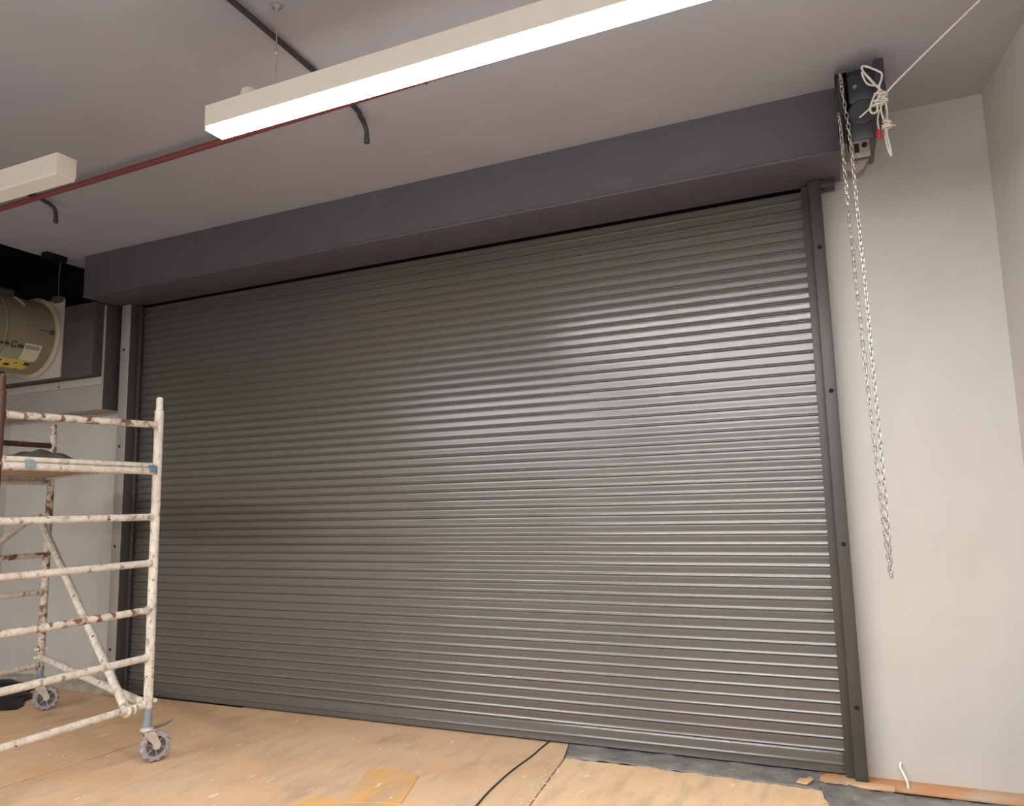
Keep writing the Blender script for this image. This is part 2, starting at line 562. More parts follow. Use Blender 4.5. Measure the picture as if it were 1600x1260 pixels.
# chain wheel and its guard, axis across the room
ps.append(MB().lathe([(0.0, -0.014), (0.125, -0.014), (0.146, -0.012), (0.152, -0.006), (0.146, 0.0), (0.152, 0.006), (0.146, 0.012), (0.125, 0.014), (0.0, 0.014)], 'X', 40, c=(0.225, -0.52, 3.13)).build('chain_wheel', m_motor, smooth=40))
mb = MB()
arc = []
for k in range(21):
    a = math.radians(-20 + 140 * k / 20)
    arc.append((math.cos(a), math.sin(a)))
vs, fs = [], []
for c_, s_ in arc:
    for x in (0.200, 0.252):
        for R in (0.164, 0.172):
            vs.append((x, -0.52 + R * c_, 3.13 + R * s_))
for k in range(20):
    for a_, b_ in ((0, 1), (1, 3), (3, 2), (2, 0)):
        fs.append((k * 4 + a_, k * 4 + b_, k * 4 + 4 + b_, k * 4 + 4 + a_))
fs += [(0, 1, 3, 2), (80, 81, 83, 82)]
ps.append(mb.add(vs, fs).build('wheel_guard', m_motor, smooth=40))
ps.append(MB().box(0.247, 0.395, -0.62, -0.28, 3.105, 3.245).build('gear_case', m_motor, bevel=0.012))
ps.append(MB().box(0.360, 0.402, -0.66, -0.28, 3.115, 3.275).build('end_cover', m_motor, bevel=0.006))
ps.append(MB().lathe([(0.0, -0.66), (0.050, -0.66), (0.058, -0.652), (0.058, -0.63), (0.064, -0.62), (0.064, -0.30), (0.0, -0.30)], 'Y', 28, c=(0.300, 0, 3.045)).build('brake_drum', m_motor, smooth=40))
ps.append(MB().prism([(0.246, -0.645), (0.345, -0.645), (0.345, -0.34), (0.246, -0.34)], 2.915, 3.02).build('motor_body', m_motor, bevel=0.014))
mb = MB().box(0.242, 0.318, -0.640, -0.634, 2.838, 2.918)
ps.append(mb.build('bracket_plate', m_bracket, bevel=0.001))
ps.append(MB().lathe([(0.0, -0.643), (0.012, -0.643), (0.012, -0.640), (0.0, -0.640)], 'Y', 16, c=(0.297, 0, 2.893)).build('bolt_hole', m_hole))
ps.append(MB().box(0.255, 0.275, -0.6405, -0.640, 2.862, 2.905).build('slot', m_hole))
poly = [(0.215, 2.80), (0.258, 2.780), (0.285, 2.795), (0.312, 2.838), (0.242, 2.838), (0.220, 2.838)]
vs = [(x, y, z) for y in (-0.615, -0.54) for x, z in poly]
fs = [tuple(range(6)), tuple(range(6, 12))] + [(j, (j + 1) % 6, 6 + (j + 1) % 6, 6 + j) for j in range(6)]
ps.append(MB().add(vs, fs).build('mounting_arm', m_bracket, bevel=0.004))
ps.append(MB().box(0.26, 0.40, -0.52, -0.30, 3.24, CZ - 0.003).build('ceiling_bracket', m_motor, bevel=0.004))
ps.append(MB().lathe([(0, -0.668), (0.009, -0.668), (0.009, -0.655), (0, -0.655)], 'Y', 6, c=(0.278, 0, 3.16)).build('bolt', m_bracket))
rebase(ps, mot)

# ------------------------------------------------------------------ hand chain: one endless loop of links
chain = empty('hand_chain', (0.245, -0.56, 1.0))
tag(chain, 'long endless loop of bright zinc hand chain hanging beside the shutter', 'chain')
near = [(0.226, -0.678, 3.13), (0.238, -0.668, 3.0), (0.244, -0.655, 2.86), (0.247, -0.64, 2.574), (0.252, -0.625, 2.288), (0.254, -0.612, 1.917), (0.258, -0.60, 1.393), (0.2585, -0.59, 1.15), (0.256, -0.575, 1.02)]
far = [(0.222, -0.40, 3.07), (0.205, -0.60, 3.08), (0.206, -0.645, 3.03), (0.208, -0.645, 2.86), (0.210, -0.64, 2.62), (0.216, -0.635, 2.289), (0.224, -0.625, 1.91), (0.237, -0.60, 1.39), (0.246, -0.58, 1.14), (0.252, -0.57, 1.02)]
top = [(0.225, -0.52 + 0.160 * math.cos(math.radians(a)), 3.13 + 0.160 * math.sin(math.radians(a))) for a in range(15, 170, 15)]
loop = [Vector(p) for p in near[::-1]] + [Vector(p) for p in top[::-1]] + [Vector(p) for p in far] + [Vector((0.254, -0.566, 0.998))]


def resample(pts, step, closed=True):
    out = []
    n = len(pts)
    carry = 0.0
    for i in range(n if closed else n - 1):
        a, b = pts[i], pts[(i + 1) % n]
        L = (b - a).length
        d = carry
        while d < L:
            out.append((a.lerp(b, d / L), (b - a).normalized()))
            d += step
        carry = d - L
    return out


lk = []
for k in range(16):
    a = 2 * PI * k / 16
    x = 0.0062 * math.cos(a)
    z = 0.0062 * math.sin(a) + (0.0088 if math.sin(a) >= 0 else -0.0088)
    lk.append((x, 0, z))
link0 = MB().tube(lk, 0.0026, 6, closed=True).build('link', m_chain, smooth=60)
pts = resample(loop, 0.0255)
for i, (p, d) in enumerate(pts):
    l = link0 if i == 0 else copy_obj(link0)
    q = d.to_track_quat('Z', 'Y')
    l.rotation_mode = 'QUATERNION'
    tw = (45 if i % 2 else 135) + 7 * math.sin(i * 1.7)
    from mathutils import Quaternion
    l.rotation_quaternion = q @ Quaternion((0, 0, 1), math.radians(tw))
    l.location = p - Vector(chain.location)
    l.parent = chain

# ------------------------------------------------------------------ cream cord tied to the operator
rope = empty('tie_cord', (0.36, -0.69, 2.8))
tag(rope, 'cream cord knotted in loops on the black operator and stretched up to the ceiling', 'cord')
RY = -0.685


def smoothpts(pts, n=6):
    P = [Vector(p) for p in pts]
    out = []
    for i in range(len(P) - 1):
        p0, p1, p2, p3 = P[max(i - 1, 0)], P[i], P[i + 1], P[min(i + 2, len(P) - 1)]
        for k in range(n):
            t = k / n
            out.append(0.5 * ((2 * p1) + (-p0 + p2) * t + (2 * p0 - 5 * p1 + 4 * p2 - p3) * t * t + (-p0 + 3 * p1 - 3 * p2 + p3) * t ** 3))
    out.append(P[-1])
    return out


def cord(pts, rad=0.0042, name='cord_strand', mt=m_rope, sm=5):
    return MB().tube(smoothpts(pts, sm), rad, 8).build(name, mt, smooth=60)


ps = []
ps.append(cord([(0.392, RY + .01, 3.075), (0.42, -0.695, 3.107), (0.62, -0.85, 3.208), (0.868, -1.05, CZ)], 0.0042, 'cord_line'))
ps.append(cord([(0.385, RY, 3.060), (0.372, RY - .01, 3.112), (0.388, RY - .012, 3.165), (0.378, RY - .012, 3.190), (0.322, RY - .01, 3.232), (0.313, RY - .012, 3.215), (0.340, RY - .012, 3.165), (0.372, RY - .005, 3.115), (0.388, RY, 3.085)], 0.0046, 'cord_loop'))
ps.append(cord([(0.374, RY - .004, 3.128), (0.335, RY - .010, 3.140), (0.318, RY - .014, 3.165), (0.312, RY - .016, 3.205), (0.350, RY - .012, 3.145), (0.382, RY - .010, 3.100)], 0.0040, 'cord_loop'))
ps.append(cord([(0.372, RY, 3.105), (0.352, RY - .008, 3.085), (0.330, RY - .010, 3.030), (0.338, RY - .012, 3.005), (0.356, RY - .008, 3.012), (0.362, RY - .006, 3.05), (0.372, RY, 3.09)], 0.0048, 'cord_loop'))
ps.append(cord([(0.360, RY - .006, 3.06), (0.336, RY - .012, 3.035), (0.300, RY - .012, 3.008), (0.285, RY - .010, 2.998)], 0.0036, 'cord_tail'))
ps.append(cord([(0.385, RY, 3.075), (0.372, RY - .006, 3.02), (0.378, RY - .004, 2.97), (0.384, RY, 2.93), (0.380, RY - .004, 2.88), (0.388, RY, 2.825), (0.396, RY - .002, 2.80), (0.394, RY, 2.845), (0.387, RY - .002, 2.90), (0.392, RY - .004, 2.95), (0.396, RY, 3.01), (0.390, RY, 3.07)], 0.0040, 'cord_loop'))
ps.append(cord([(0.366, RY, 3.02), (0.356, RY - .004, 2.975), (0.357, RY - .004, 2.925)], 0.0036, 'cord_tail'))
ps.append(cord([(0.388, RY, 2.945), (0.408, RY - .006, 2.938), (0.424, RY - .006, 2.930)], 0.0036, 'cord_tail'))
for c_, a_, b_, e_ in (((0.368, RY - .006, 3.070), .022, .014, .030), ((0.389, RY - .006, 2.945), .020, .013, .015), ((0.388, RY - .004, 3.072), .014, .012, .022)):
    mb = MB()
    sp = [(c_[0] + a_ * math.cos(t * .7) * (0.55 + .45 * math.sin(t * 0.09)), c_[1] + b_ * math.sin(t * .7), c_[2] + e_ * math.cos(t * .137)) for t in range(46)]
    ps.append(mb.tube(sp, 0.0042, 7).build('knot', m_rope, smooth=60))
o = MB().lathe([(0, -.022), (.007, -.020), (.011, -.010), (.009, 0), (.012, .012), (.008, .020), (0, .022)], 'Z', 14, c=(0.357, RY - .004, 2.906)).build('toggle', m_red, smooth=60)
o['label'] = 'small red toggle'
ps.append(o)
rebase(ps, rope)


# ------------------------------------------------------------------ strip lights
def pendant(name, x0, x1, diff, label, cables):
    y0, y1 = LAMP_Y
    z0, z1 = LAMP_Z + 0.013, LAMP_Z + 0.102
    root = empty(name, ((x0 + x1) / 2, (y0 + y1) / 2, z0))
    tag(root, label, 'lamp', 'linear pendant lamps')
    ps = []
    t = 0.003
    mb = MB()
    # channel section, open below
    prof = [(y0, z0), (y0, z1), (y1, z1), (y1, z0), (y1 - t, z0), (y1 - t, z1 - t), (y0 + t, z1 - t), (y0 + t, z0)]
    n = len(prof)
    vs = [(x, y, z) for x in (x0 + .003, x1 - .003) for y, z in prof]
    fs = [(j, (j + 1) % n, n + (j + 1) % n, n + j) for j in range(n)] + [(0, 1, 6, 7), (1, 2, 5, 6), (2, 3, 4, 5), (8, 9, 14, 15), (9, 10, 13, 14), (10, 11, 12, 13)]
    ps.append(mb.add(vs, fs).build('housing', m_lampbody, smooth=30))
    ps.append(MB().box(x0 + .0035, x1 - .0035, y0 + t + .0005, y1 - t - .0005, z0 - 0.014, z0 + 0.012).build('diffuser', diff, smooth=0))
    for xx in (x0, x1 - .003):
        ps.append(MB().box(xx, xx + .003, y0, y1, z0, z1).build('end_cap', m_lampbody, bevel=0.0008, smooth=30))
    yc = (y0 + y1) / 2
    for xc in cables:
        c_ = MB().tube([(xc, yc, z1), (xc + .004, yc, z1 + .10), (xc, yc, CZ - .02), (xc, yc, CZ - .001)], 0.0022, 8).build('suspension_cable', m_steel, smooth=60)
        ps.append(c_)
        ps.append(MB().lathe([(0, CZ - .030), (.006, CZ - .028), (.008, CZ - .012), (.020, CZ - .008), (.020, CZ - .001), (0, CZ - .001)], 'Z', 16, c=(xc, yc, 0)).build('ceiling_fixing', m_steel, smooth=40))
        ps.append(MB().lathe([(0, 0), (.005, .001), (.008, .006), (.006, .020), (.003, .026), (0, .026)], 'Z', 12, c=(xc + .003, yc, z1 + .155)).build('cable_gripper', m_steel, smooth=40))
        ps.append(MB().lathe([(0, 0), (.007, 0), (.006, .012), (.003, .018), (0, .018)], 'Z', 12, c=(xc, yc, z1)).build('cable_boss', m_steel, smooth=40))
    ps.append(MB().lathe([(.034, 0), (.034, .030), (.030, .048), (.016, .060), (0, .063)], 'Z', 20, c=(cables[0] - .14, yc + .01, z1)).build('cable_gland', m_lampbody, smooth=50))
    rebase(ps, root)
    return root


pendant('pendant_lamp', -2.110, 0.86, m_diff_on, 'lit white linear lamp hung on a steel cable across the top of the shutter', (-1.795, 0.55))
pendant('pendant_lamp', -5.98, -2.993, m_diff_off, 'unlit white linear lamp end above the cream duct fan, at the left', (-3.72, -5.3))

# ------------------------------------------------------------------ pipes at the ceiling
o = empty('sprinkler_pipe', (-2.8, -1.35, 3.27))
tag(o, 'dark red pipe running along the ceiling behind both linear lamps', 'pipe')
ps = [MB().tube([(XL, -1.295, 3.27), (XR + .17, -1.475, 3.27)], 0.017, 16).build('pipe_run', m_pipe_red, smooth=60)]
for x in (-5.6, -4.9, -1.5, 0.3):
    py = -1.295 - .18 * (x - XL) / (XR + .17 - XL)
    ps.append(MB().tube([(x, py, CZ - .001), (x, py, 3.29)], 0.004, 8).build('hanger_rod', m_pipe_black, smooth=60))
    ring = [(x, py + .0205 * math.cos(2 * PI * k / 18), 3.27 + .0205 * math.sin(2 * PI * k / 18)) for k in range(18)]
    ps.append(MB().tube(ring, 0.0035, 6, closed=True).build('pipe_ring', m_pipe_red, smooth=60))
rebase(ps, o)


def drop(label, pts, rad, top):
    root = empty('drop_pipe', pts[-1])
    tag(root, label, 'pipe')
    P = smoothpts(pts, 5)
    ps = [MB().tube(P, rad, 12).build('pipe_run', m_pipe_black, smooth=60)]
    e = Vector(pts[-1])
    ps.append(MB().lathe([(0, -.014), (rad + .001, -.014), (rad + .0025, -.010), (rad + .0025, .012), (rad, .014), (0, .014)], 'Z', 16, c=tuple(e)).build('end_socket', m_pipe_black, smooth=40))
    for (x, y) in top:
        ps.append(MB().tube([(x, y, CZ - .001), (x, y, 3.28)], 0.004, 8).build('hanger_rod', m_pipe_black, smooth=60))
    rebase(ps, root)


drop('black ceiling pipe passing over the lit lamp and turning down in an elbow',
     [(-1.80, -4.6, 3.294), (-1.90, -2.30, 3.294), (-1.960, -1.38, 3.305), (-1.990, -1.225, 3.300), (-2.003, -1.165, 3.284), (-2.006, -1.147, 3.255), (-2.006, -1.145, 3.212)], 0.0125, [(-1.82, -4.1), (-1.895, -2.45)])
drop('black ceiling pipe turning down in an elbow behind the unlit lamp',
     [(-4.30, -4.6, 3.294), (-4.34, -2.30, 3.294), (-4.350, -1.40, 3.305), (-4.357, -1.25, 3.298), (-4.360, -1.190, 3.280), (-4.360, -1.174, 3.250), (-4.354, -1.173, 3.195)], 0.0125, [(-4.31, -4.1), (-4.335, -2.45)])

# ------------------------------------------------------------------ duct, fan, strut
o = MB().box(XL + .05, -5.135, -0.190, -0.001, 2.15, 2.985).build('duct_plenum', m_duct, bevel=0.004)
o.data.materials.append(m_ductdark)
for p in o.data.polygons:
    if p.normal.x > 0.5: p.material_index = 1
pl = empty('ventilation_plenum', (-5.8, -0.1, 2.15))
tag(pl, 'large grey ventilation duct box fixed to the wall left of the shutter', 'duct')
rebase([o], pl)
o.name = 'duct_casing'
q = MB().box(XL + .06, -5.16, -0.275, -0.186, 2.412, 2.992).build('duct_section', m_ductdark, bevel=0.003)
rebase([q], pl)
q = MB().box(XL + .06, -5.145, -0.203, -0.188, 2.345, 2.405).build('duct_flange', m_plate, bevel=0.002)
rebase([q], pl)
q = MB().box(-5.640, -5.625, -0.206, -0.2, 2.352, 2.372).build('flange_clip', m_ductdark, bevel=0.002)
rebase([q], pl)

fan = empty('duct_fan', (-5.84, -0.7, 2.45))
tag(fan, 'cream cylindrical duct fan with yellow and white labels beside the grey duct box', 'fan')
FC = (-5.84, 0, 2.765)
ps = []
ps.append(MB().lathe([(0, -1.12), (.22, -1.12), (.297, -1.10), (.297, -.70), (.300, -.695), (.300, -.685), (.297, -.68), (.297, -.30), (0, -.30)], 'Y', 64, c=FC).build('drum', m_drum, smooth=30))
ps.append(MB().lathe([(.295, -.318), (.328, -.318), (.332, -.312), (.332, -.298), (.328, -.292), (.295, -.292)], 'Y', 64, c=FC, close=True).build('rim', m_rim, smooth=30))
ps.append(MB().box(-6.185, -5.505, -.292, -.276, 2.422, 3.06).build('flange_plate', m_plate, bevel=0.002))
# terminal box on top
ps.append(MB().box(-5.84, -5.68, -.74, -.56, 3.02, 3.085).build('terminal_box', m_ductdark, bevel=0.02, seg=3))


def cpatch(phi0, phi1, y0, y1, R, name, mt, n=8):
    vs, fs = [], []
    for k in range(n + 1):
        a = math.radians(phi0 + (phi1 - phi0) * k / n)
        for y in (y0, y1):
            for rr in (R, R + .0012):
                vs.append((FC[0] + rr * math.cos(a), y, FC[2] + rr * math.sin(a)))
    for k in range(n):
        for a_, b_ in ((0, 1), (1, 3), (3, 2), (2, 0)):
            fs.append((k * 4 + a_, k * 4 + b_, k * 4 + 4 + b_, k * 4 + 4 + a_))
    fs += [(0, 1, 3, 2), (n * 4, n * 4 + 1, n * 4 + 3, n * 4 + 2)]
    return MB().add(vs, fs).build(name, mt, smooth=40)


R0 = .2972
o = cpatch(-21.5, -50, -.535, -.405, R0, 'white_label', m_lab_w); o['label'] = 'white paper label'; ps.append(o)
o = cpatch(-32, -50, -1.0, -.537, R0, 'green_label', m_lab_g); o['label'] = 'faded green label'; ps.append(o)
o = cpatch(-50.2, -72, -1.0, -.43, R0, 'yellow_label', m_lab_y); o['label'] = 'yellow label band'; ps.append(o)
R1 = R0 + .0012
# dark marks on the labels: a ring-shaped letter and blots
pts_ = []
for k in range(13):
    a = math.radians(50 + 260 * k / 12)
    ph = math.radians(-26.0 + 4.3 * math.sin(a))
    pts_.append((FC[0] + R1 * math.cos(ph), -.615 + .022 * math.cos(a), FC[2] + R1 * math.sin(ph)))
ps.append(MB().tube(pts_, .0045, 6).build('letter', m_lab_k, smooth=60))
for (p0, p1, y0, y1) in ((-25, -29.5, -.585, -.545), (-24.5, -28.5, -.72, -.655), (-53, -60, -.47, -.425), (-60, -66, -.605, -.565), (-72, -75, -.50, -.47), (-54, -57, -.66, -.64), (-56, -58, -.54, -.52), (-62, -64, -.68, -.66)):
    o = cpatch(p0, p1, y0, y1, R1, 'label_mark', m_lab_k, 4)
    ps.append(o)
o = cpatch(-24, -30, -.53, -.42, R1, 'label_print', m_lab_g, 4)
ps.append(o)
# seam of the drum and its toggle
o = cpatch(1.2, 2.6, -.45, -.32, R0, 'seam_strip', m_ductdark, 3)
ps.append(o)
ps.append(MB().box(-5.548, -5.535, -.36, -.335, 2.755, 2.79).build('seam_catch', m_ductdark, bevel=0.003))
ps.append(MB().tube([(FC[0] + .302 * math.cos(math.radians(a)), -.53 - .0018 * (a - 41), FC[2] + .302 * math.sin(math.radians(a))) for a in range(41, 120, 6)], .008, 8).build('lifting_strap', m_rim, smooth=60))
ps.append(MB().box(-5.60, -5.51, -.330, -.276, 3.030, 3.075).build('lifting_lug', m_ductdark, bevel=0.003))
rebase(ps, fan)

st = empty('strut_hanger', (-5.31, -0.5, 3.3))
tag(st, 'black steel strut on the ceiling with a thin threaded rod down to the fan', 'bracket')
ps = [MB().box(-5.335, -5.275, -.61, -.44, CZ - .045, CZ - .003).build('strut_channel', m_black, bevel=0.003)]
ps.append(MB().tube([(-5.31, -.47, CZ - .04), (-5.42, -.40, 3.18), (-5.53, -.32, 3.0765)], .004, 8).build('threaded_rod', m_ductdark, smooth=60))
rebase(ps, st)

# ------------------------------------------------------------------ scaffold tower
tow = empty('scaffold_tower', (-4.2, -1.3, 0))
tag(tow, 'paint-spattered white steel scaffold tower on castors in front of the shutter', 'scaffold')
TP = []
DX, DY = 0.030, -1.0
L = 0.91
F1 = Vector((-3.46, -1.10, 0))
F2 = Vector((-5.125, -0.575, 0))
dr = Vector((DX, DY, 0))
RUNGS = (0.311, 0.558, 0.811, 1.066, 1.32, 1.575, 1.839)


def rung_tube(a, b, rad, mt, name='rung'):
    a, b = Vector(a), Vector(b)
    d = (b - a)
    ln = d.length
    d.normalize()
    ts = [0, .006, .016, .022, ln / 2, ln - .022, ln - .016, ln - .006, ln]
    rs = [rad + .003, rad + .003, rad + .001, rad, rad, rad, rad + .001, rad + .003, rad + .003]
    return MB().tube([a + d * t for t in ts], rad, 14, taper=rs).build(name, mt, smooth=60)


def post(base, mt, z0=0.285, top=1.92, cap=True):
    b = Vector(base)
    prof = [(0.020, z0 - .002), (0.0245, z0), (0.0245, top), (0.019, top + .005), (0.019, top + .070), (0.014, top + .080), (0.0, top + .080)]
    prof = [(0, z0 - .002)] + prof
    return MB().lathe(prof, 'Z', 18, c=(b.x, b.y, 0)).build('post', mt, smooth=40)


# castor, built once
TY = MB()
seg = 48
prof = [(.052, -.018), (.066, -.022), (.076, -.021), (.082, -.013), (.0835, 0), (.082, .013), (.076, .021), (.066, .022), (.052, .018)]


def tread(k, j, rr):
    if 2 <= j <= 6 and (k // 2) % 2 == 0 and k % 2 < 2:
        return rr - .009 if j in (2, 3, 5, 6) else rr - .004
    return rr


def caster(base, yaw, mt_lever):
    """legs: jack (blue), castor fork, tyre, hub, lever. base = post foot on the floor"""
    b = Vector(base)
    jack = MB().lathe([(0, .165), (.022, .165), (.022, .275), (.0265, .278), (.0265, .292), (0, .292)], 'Z', 18, c=(b.x, b.y, 0)).build('jack_leg', m_blue, smooth=40)
    root = empty('caster', (0, 0, 0))
    root.location = b
    root.rotation_euler = (0, 0, yaw)
    # local: wheel axis along X, trail towards -Y
    tr = -0.045
    tyre = MB().lathe(prof, 'X', seg, c=(0, tr, .0835), mod=tread, close=True).build('tyre', m_tyre, root, smooth=40)
    hub = MB()
    hub.lathe([(0, -.026), (.016, -.026), (.018, -.020), (.018, .020), (.016, .026), (0, .026)], 'X', 16, c=(0, tr, .0835))
    hb = hub.build('hub', m_fork, root, smooth=40)
    web = MB().lathe([(.016, -.004), (.054, -.004), (.054, .004), (.016, .004)], 'X', 32, c=(0, tr, .0835), close=True).build('wheel_web', m_hub, root, smooth=40)
    for k in range(6):
        a = 2 * PI * k / 6 + .3
        c1 = Vector((0, tr + .017 * math.cos(a), .0835 + .017 * math.sin(a)))
        c2 = Vector((0, tr + .053 * math.cos(a), .0835 + .053 * math.sin(a)))
        MB().tube([c1, c2], .0062, 8).build('spoke', m_tyre, root, smooth=60)
    # fork: two cheeks joined by a crown
    fk = MB()
    ch = [(-.026, .178), (.026, .178), (.020, .150), (tr + .020, .095), (tr + .012, .070), (tr - .012, .070), (tr - .020, .095), (-.040, .150)]
    for x0, x1 in ((-.034, -.030), (.030, .034)):
        vs = [(x, y, z) for x in (x0, x1) for y, z in ch]
        n = len(ch)
        fk.add(vs, [tuple(range(n)), tuple(range(n, 2 * n))] + [(j, (j + 1) % n, n + (j + 1) % n, n + j) for j in range(n)])
    fk.box(-.034, .034, -.036, .028, .168, .174)
    fo = fk.build('fork', m_fork, root, smooth=30)
    MB().lathe([(0, .172), (.034, .172), (.036, .178), (.030, .186), (.024, .190), (0, .190)], 'Z', 20).build('swivel_plate', m_fork, root, smooth=40)
    MB().tube([(-.040, tr, .0835), (.040, tr, .0835)], .007, 8).build('axle', m_fork, root, smooth=60)
    MB().tube([(0, -.02, .178), (0, -.065, .182), (0, -.10, .186), (0, -.135, .200)], .0065, 8, taper=[.008, .008, .0065, .005]).build('brake_lever', mt_lever, root, smooth=60)
    return [jack, root]


N1 = F1 + dr * L
N2 = F2 + dr * L
p1 = post(F1, m_sc); TP.append(p1)
p2 = post(N1, m_sc_brown); TP.append(p2)
p3 = post(F2, m_sc_rust); TP.append(p3)
p4 = post(N2, m_sc); TP.append(p4)
p2['label'] = 'post of bare brown rust'
for k, z in enumerate(RUNGS):
    e = dr * .0235
    mt = m_sc_clean if k in (0, 1) else m_sc
    if z == RUNGS[2]: mt = m_sc_rust
    if z == RUNGS[-1]: mt = m_sc_rust
    dz = -0.026 if z == RUNGS[-1] else 0
    o = rung_tube(F1 + e + Vector((0, 0, z)), N1 - e + Vector((0, 0, z + dz)), .019, mt)
    if mt is m_sc_rust: o['label'] = 'rust-spotted rung'
    TP.append(o)
    mt2 = m_sc_brown if z == RUNGS[-1] else (m_sc_rust if z in RUNGS[3:5] else m_sc)
    TP.append(rung_tube(F2 + e + Vector((0, 0, z)), N2 - e + Vector((0, 0, z)), .019, mt2))
TP += caster(F1, math.radians(160), m_hub)
TP += caster(N1, math.radians(30), m_hub)
TP += caster(F2, math.radians(150), m_fork)
TP += caster(N2, math.radians(-50), m_hub)
# braces with their hook couplers
Z = lambda p, z: Vector((p.x, p.y, z))
b1a = Z(F2 + dr * .075, 1.335)
b1b = Z(F1 + dr * .125 + Vector((-.035, 0, 0)), .330)
TP.append(MB().tube([b1a, b1b], .0225, 14).build('diagonal_brace', m_sc, smooth=60))
b2b = Z(N2 + Vector((.03, .06, 0)), .80)
TP.append(MB().tube([b1a + Vector((.01, -.05, 0)), b2b], .0225, 14).build('diagonal_brace', m_sc_clean, smooth=60))
b3a = Z(F2 + Vector((.035, -.03, 0)), .375)
b3b = Z(F1 + Vector((-.035, -.02, 0)), .325)
TP.append(MB().tube([b3a, b3b], .0225, 14).build('horizontal_brace', m_sc, smooth=60))


def coupler(c, d, mt, R=.027):
    """hook claw: an open collar round a tube of direction d with a jaw"""
    c, d = Vector(c), Vector(d).normalized()
    a = Vector((0, 0, 1)) if abs(d.z) < .9 else Vector((1, 0, 0))
    nx = d.cross(a).normalized()
    ny = d.cross(nx)
    arc = [c + nx * (R * math.cos(math.radians(t))) + ny * (R * math.sin(math.radians(t))) for t in range(-40, 221, 20)]
    return MB().tube(arc, .012, 8).build('coupler', mt, smooth=60)


TP.append(coupler(Z(F2 + dr * .07, 1.32), dr, m_rag, .026))
TP.append(coupler(Z(F2 + dr * .11, 1.32), dr, m_sc_clean, .026))
TP.append(coupler(Z(F1 + dr * .105, .311), dr, m_fork, .028))
TP.append(coupler(Z(F1 + dr * .140, .311), dr, m_sc, .028))
TP.append(coupler(Z(F1, .325), (0, 0, 1), m_sc, .034))
TP.append(coupler(Z(F2, .365), (0, 0, 1), m_sc, .034))
TP.append(coupler(Z(F2, .420), (0, 0, 1), m_sc, .034))
rebase(TP, tow)

# platform resting on the rungs of both frames
deck = empty('scaffold_platform', (-4.25, -1.2, 1.6))
tag(deck, 'white framed plywood working platform hooked on the tower rungs', 'platform')
ps = []
a, b = F1 + dr * .045, F1 + dr * .87
c_, d_ = F2 + dr * .87, F2 + dr * .045
off = (F1 - F2).normalized() * .035
zt = 1.6085
ps.append(MB().prism([tuple((a - off)[:2]), tuple((b - off)[:2]), tuple((c_ + off)[:2]), tuple((d_ + off)[:2])], zt - .004, zt + .010).build('deck_board', m_deckwood, bevel=.002))
for p, q, nm in ((a, b, 'end_beam'), (c_, d_, 'end_beam')):
    ps.append(MB().tube([Z(p, zt), Z(q, zt)], .0135, 12).build(nm, m_sc_clean, smooth=60))
for p, q in ((a, d_), (b, c_)):
    ps.append(MB().tube([Z(p, zt), Z(q, zt)], .015, 12).build('side_beam', m_sc, smooth=60))
for k, (p, mt) in enumerate(((a + dr * .005, m_claw), (b - dr * .11, m_claw2), (d_ + dr * .02, m_claw2), (c_ - dr * .02, m_claw2))):
    u_ = dr.normalized()
    w_ = Vector((-u_.y, u_.x, 0))
    hk = []
    R_in, R_out = .0205, .036
    vs, fs = [], []
    A = list(range(-10, 200, 21))
    c0 = Z(p, 1.575)
    for t in A:
        cc, ss = math.cos(math.radians(t)), math.sin(math.radians(t))
        for rr in (R_in, R_out):
            for h in (-.022, .022):
                vs.append(c0 + w_ * (rr * cc) + Vector((0, 0, rr * ss)) + u_ * h)
    n = len(A)
    for t in range(n - 1):
        for a_, b_ in ((0, 1), (1, 3), (3, 2), (2, 0)):
            fs.append((t * 4 + a_, t * 4 + b_, t * 4 + 4 + b_, t * 4 + 4 + a_))
    fs += [(0, 1, 3, 2), ((n - 1) * 4, (n - 1) * 4 + 1, (n - 1) * 4 + 3, (n - 1) * 4 + 2)]
    o = MB().add(vs, fs).build('hook_claw', mt, bevel=.002, smooth=40)
    if k == 0: o['label'] = 'dark blue hook'
    ps.append(o)
rebase(ps, deck)

# dirty rag heaped on the platform
random.seed(3)
mb = MB()
nx_, ny_ = 22, 30
c0 = Vector((-3.58, -1.72, zt + .0135))
vs, fs = [], []
for i in range(nx_ + 1):
    for j in range(ny_ + 1):
        uu, vv = i / nx_ * 2 - 1, j / ny_ * 2 - 1
        rr = max(abs(uu), abs(vv))
        edge = max(0, 1 - (uu * uu + vv * vv) ** 1.0)
        h = .014 * edge ** .3 + (.026) * max(0, 1 - ((uu) ** 2 * 1.2 + ((vv - .1) * 1.5) ** 2)) + (.013) * edge * math.sin(9 * uu + 3 * vv) * math.cos(7 * vv - 2 * uu) + random.uniform(-.003, .003) * edge
        vs.append((c0.x + .10 * uu * (1 + .1 * math.sin(5 * vv)), c0.y + .20 * vv * (1 + .12 * math.sin(4 * uu)), c0.z + max(.001, h)))
n = ny_ + 1
for i in range(nx_):
    for j in range(ny_):
        fs.append((i * n + j, (i + 1) * n + j, (i + 1) * n + j + 1, i * n + j + 1))
o = mb.add(vs, fs).build('rag', m_rag, smooth=80)
tag(o, 'dirty dark rag heaped on the scaffold platform', 'cloth')

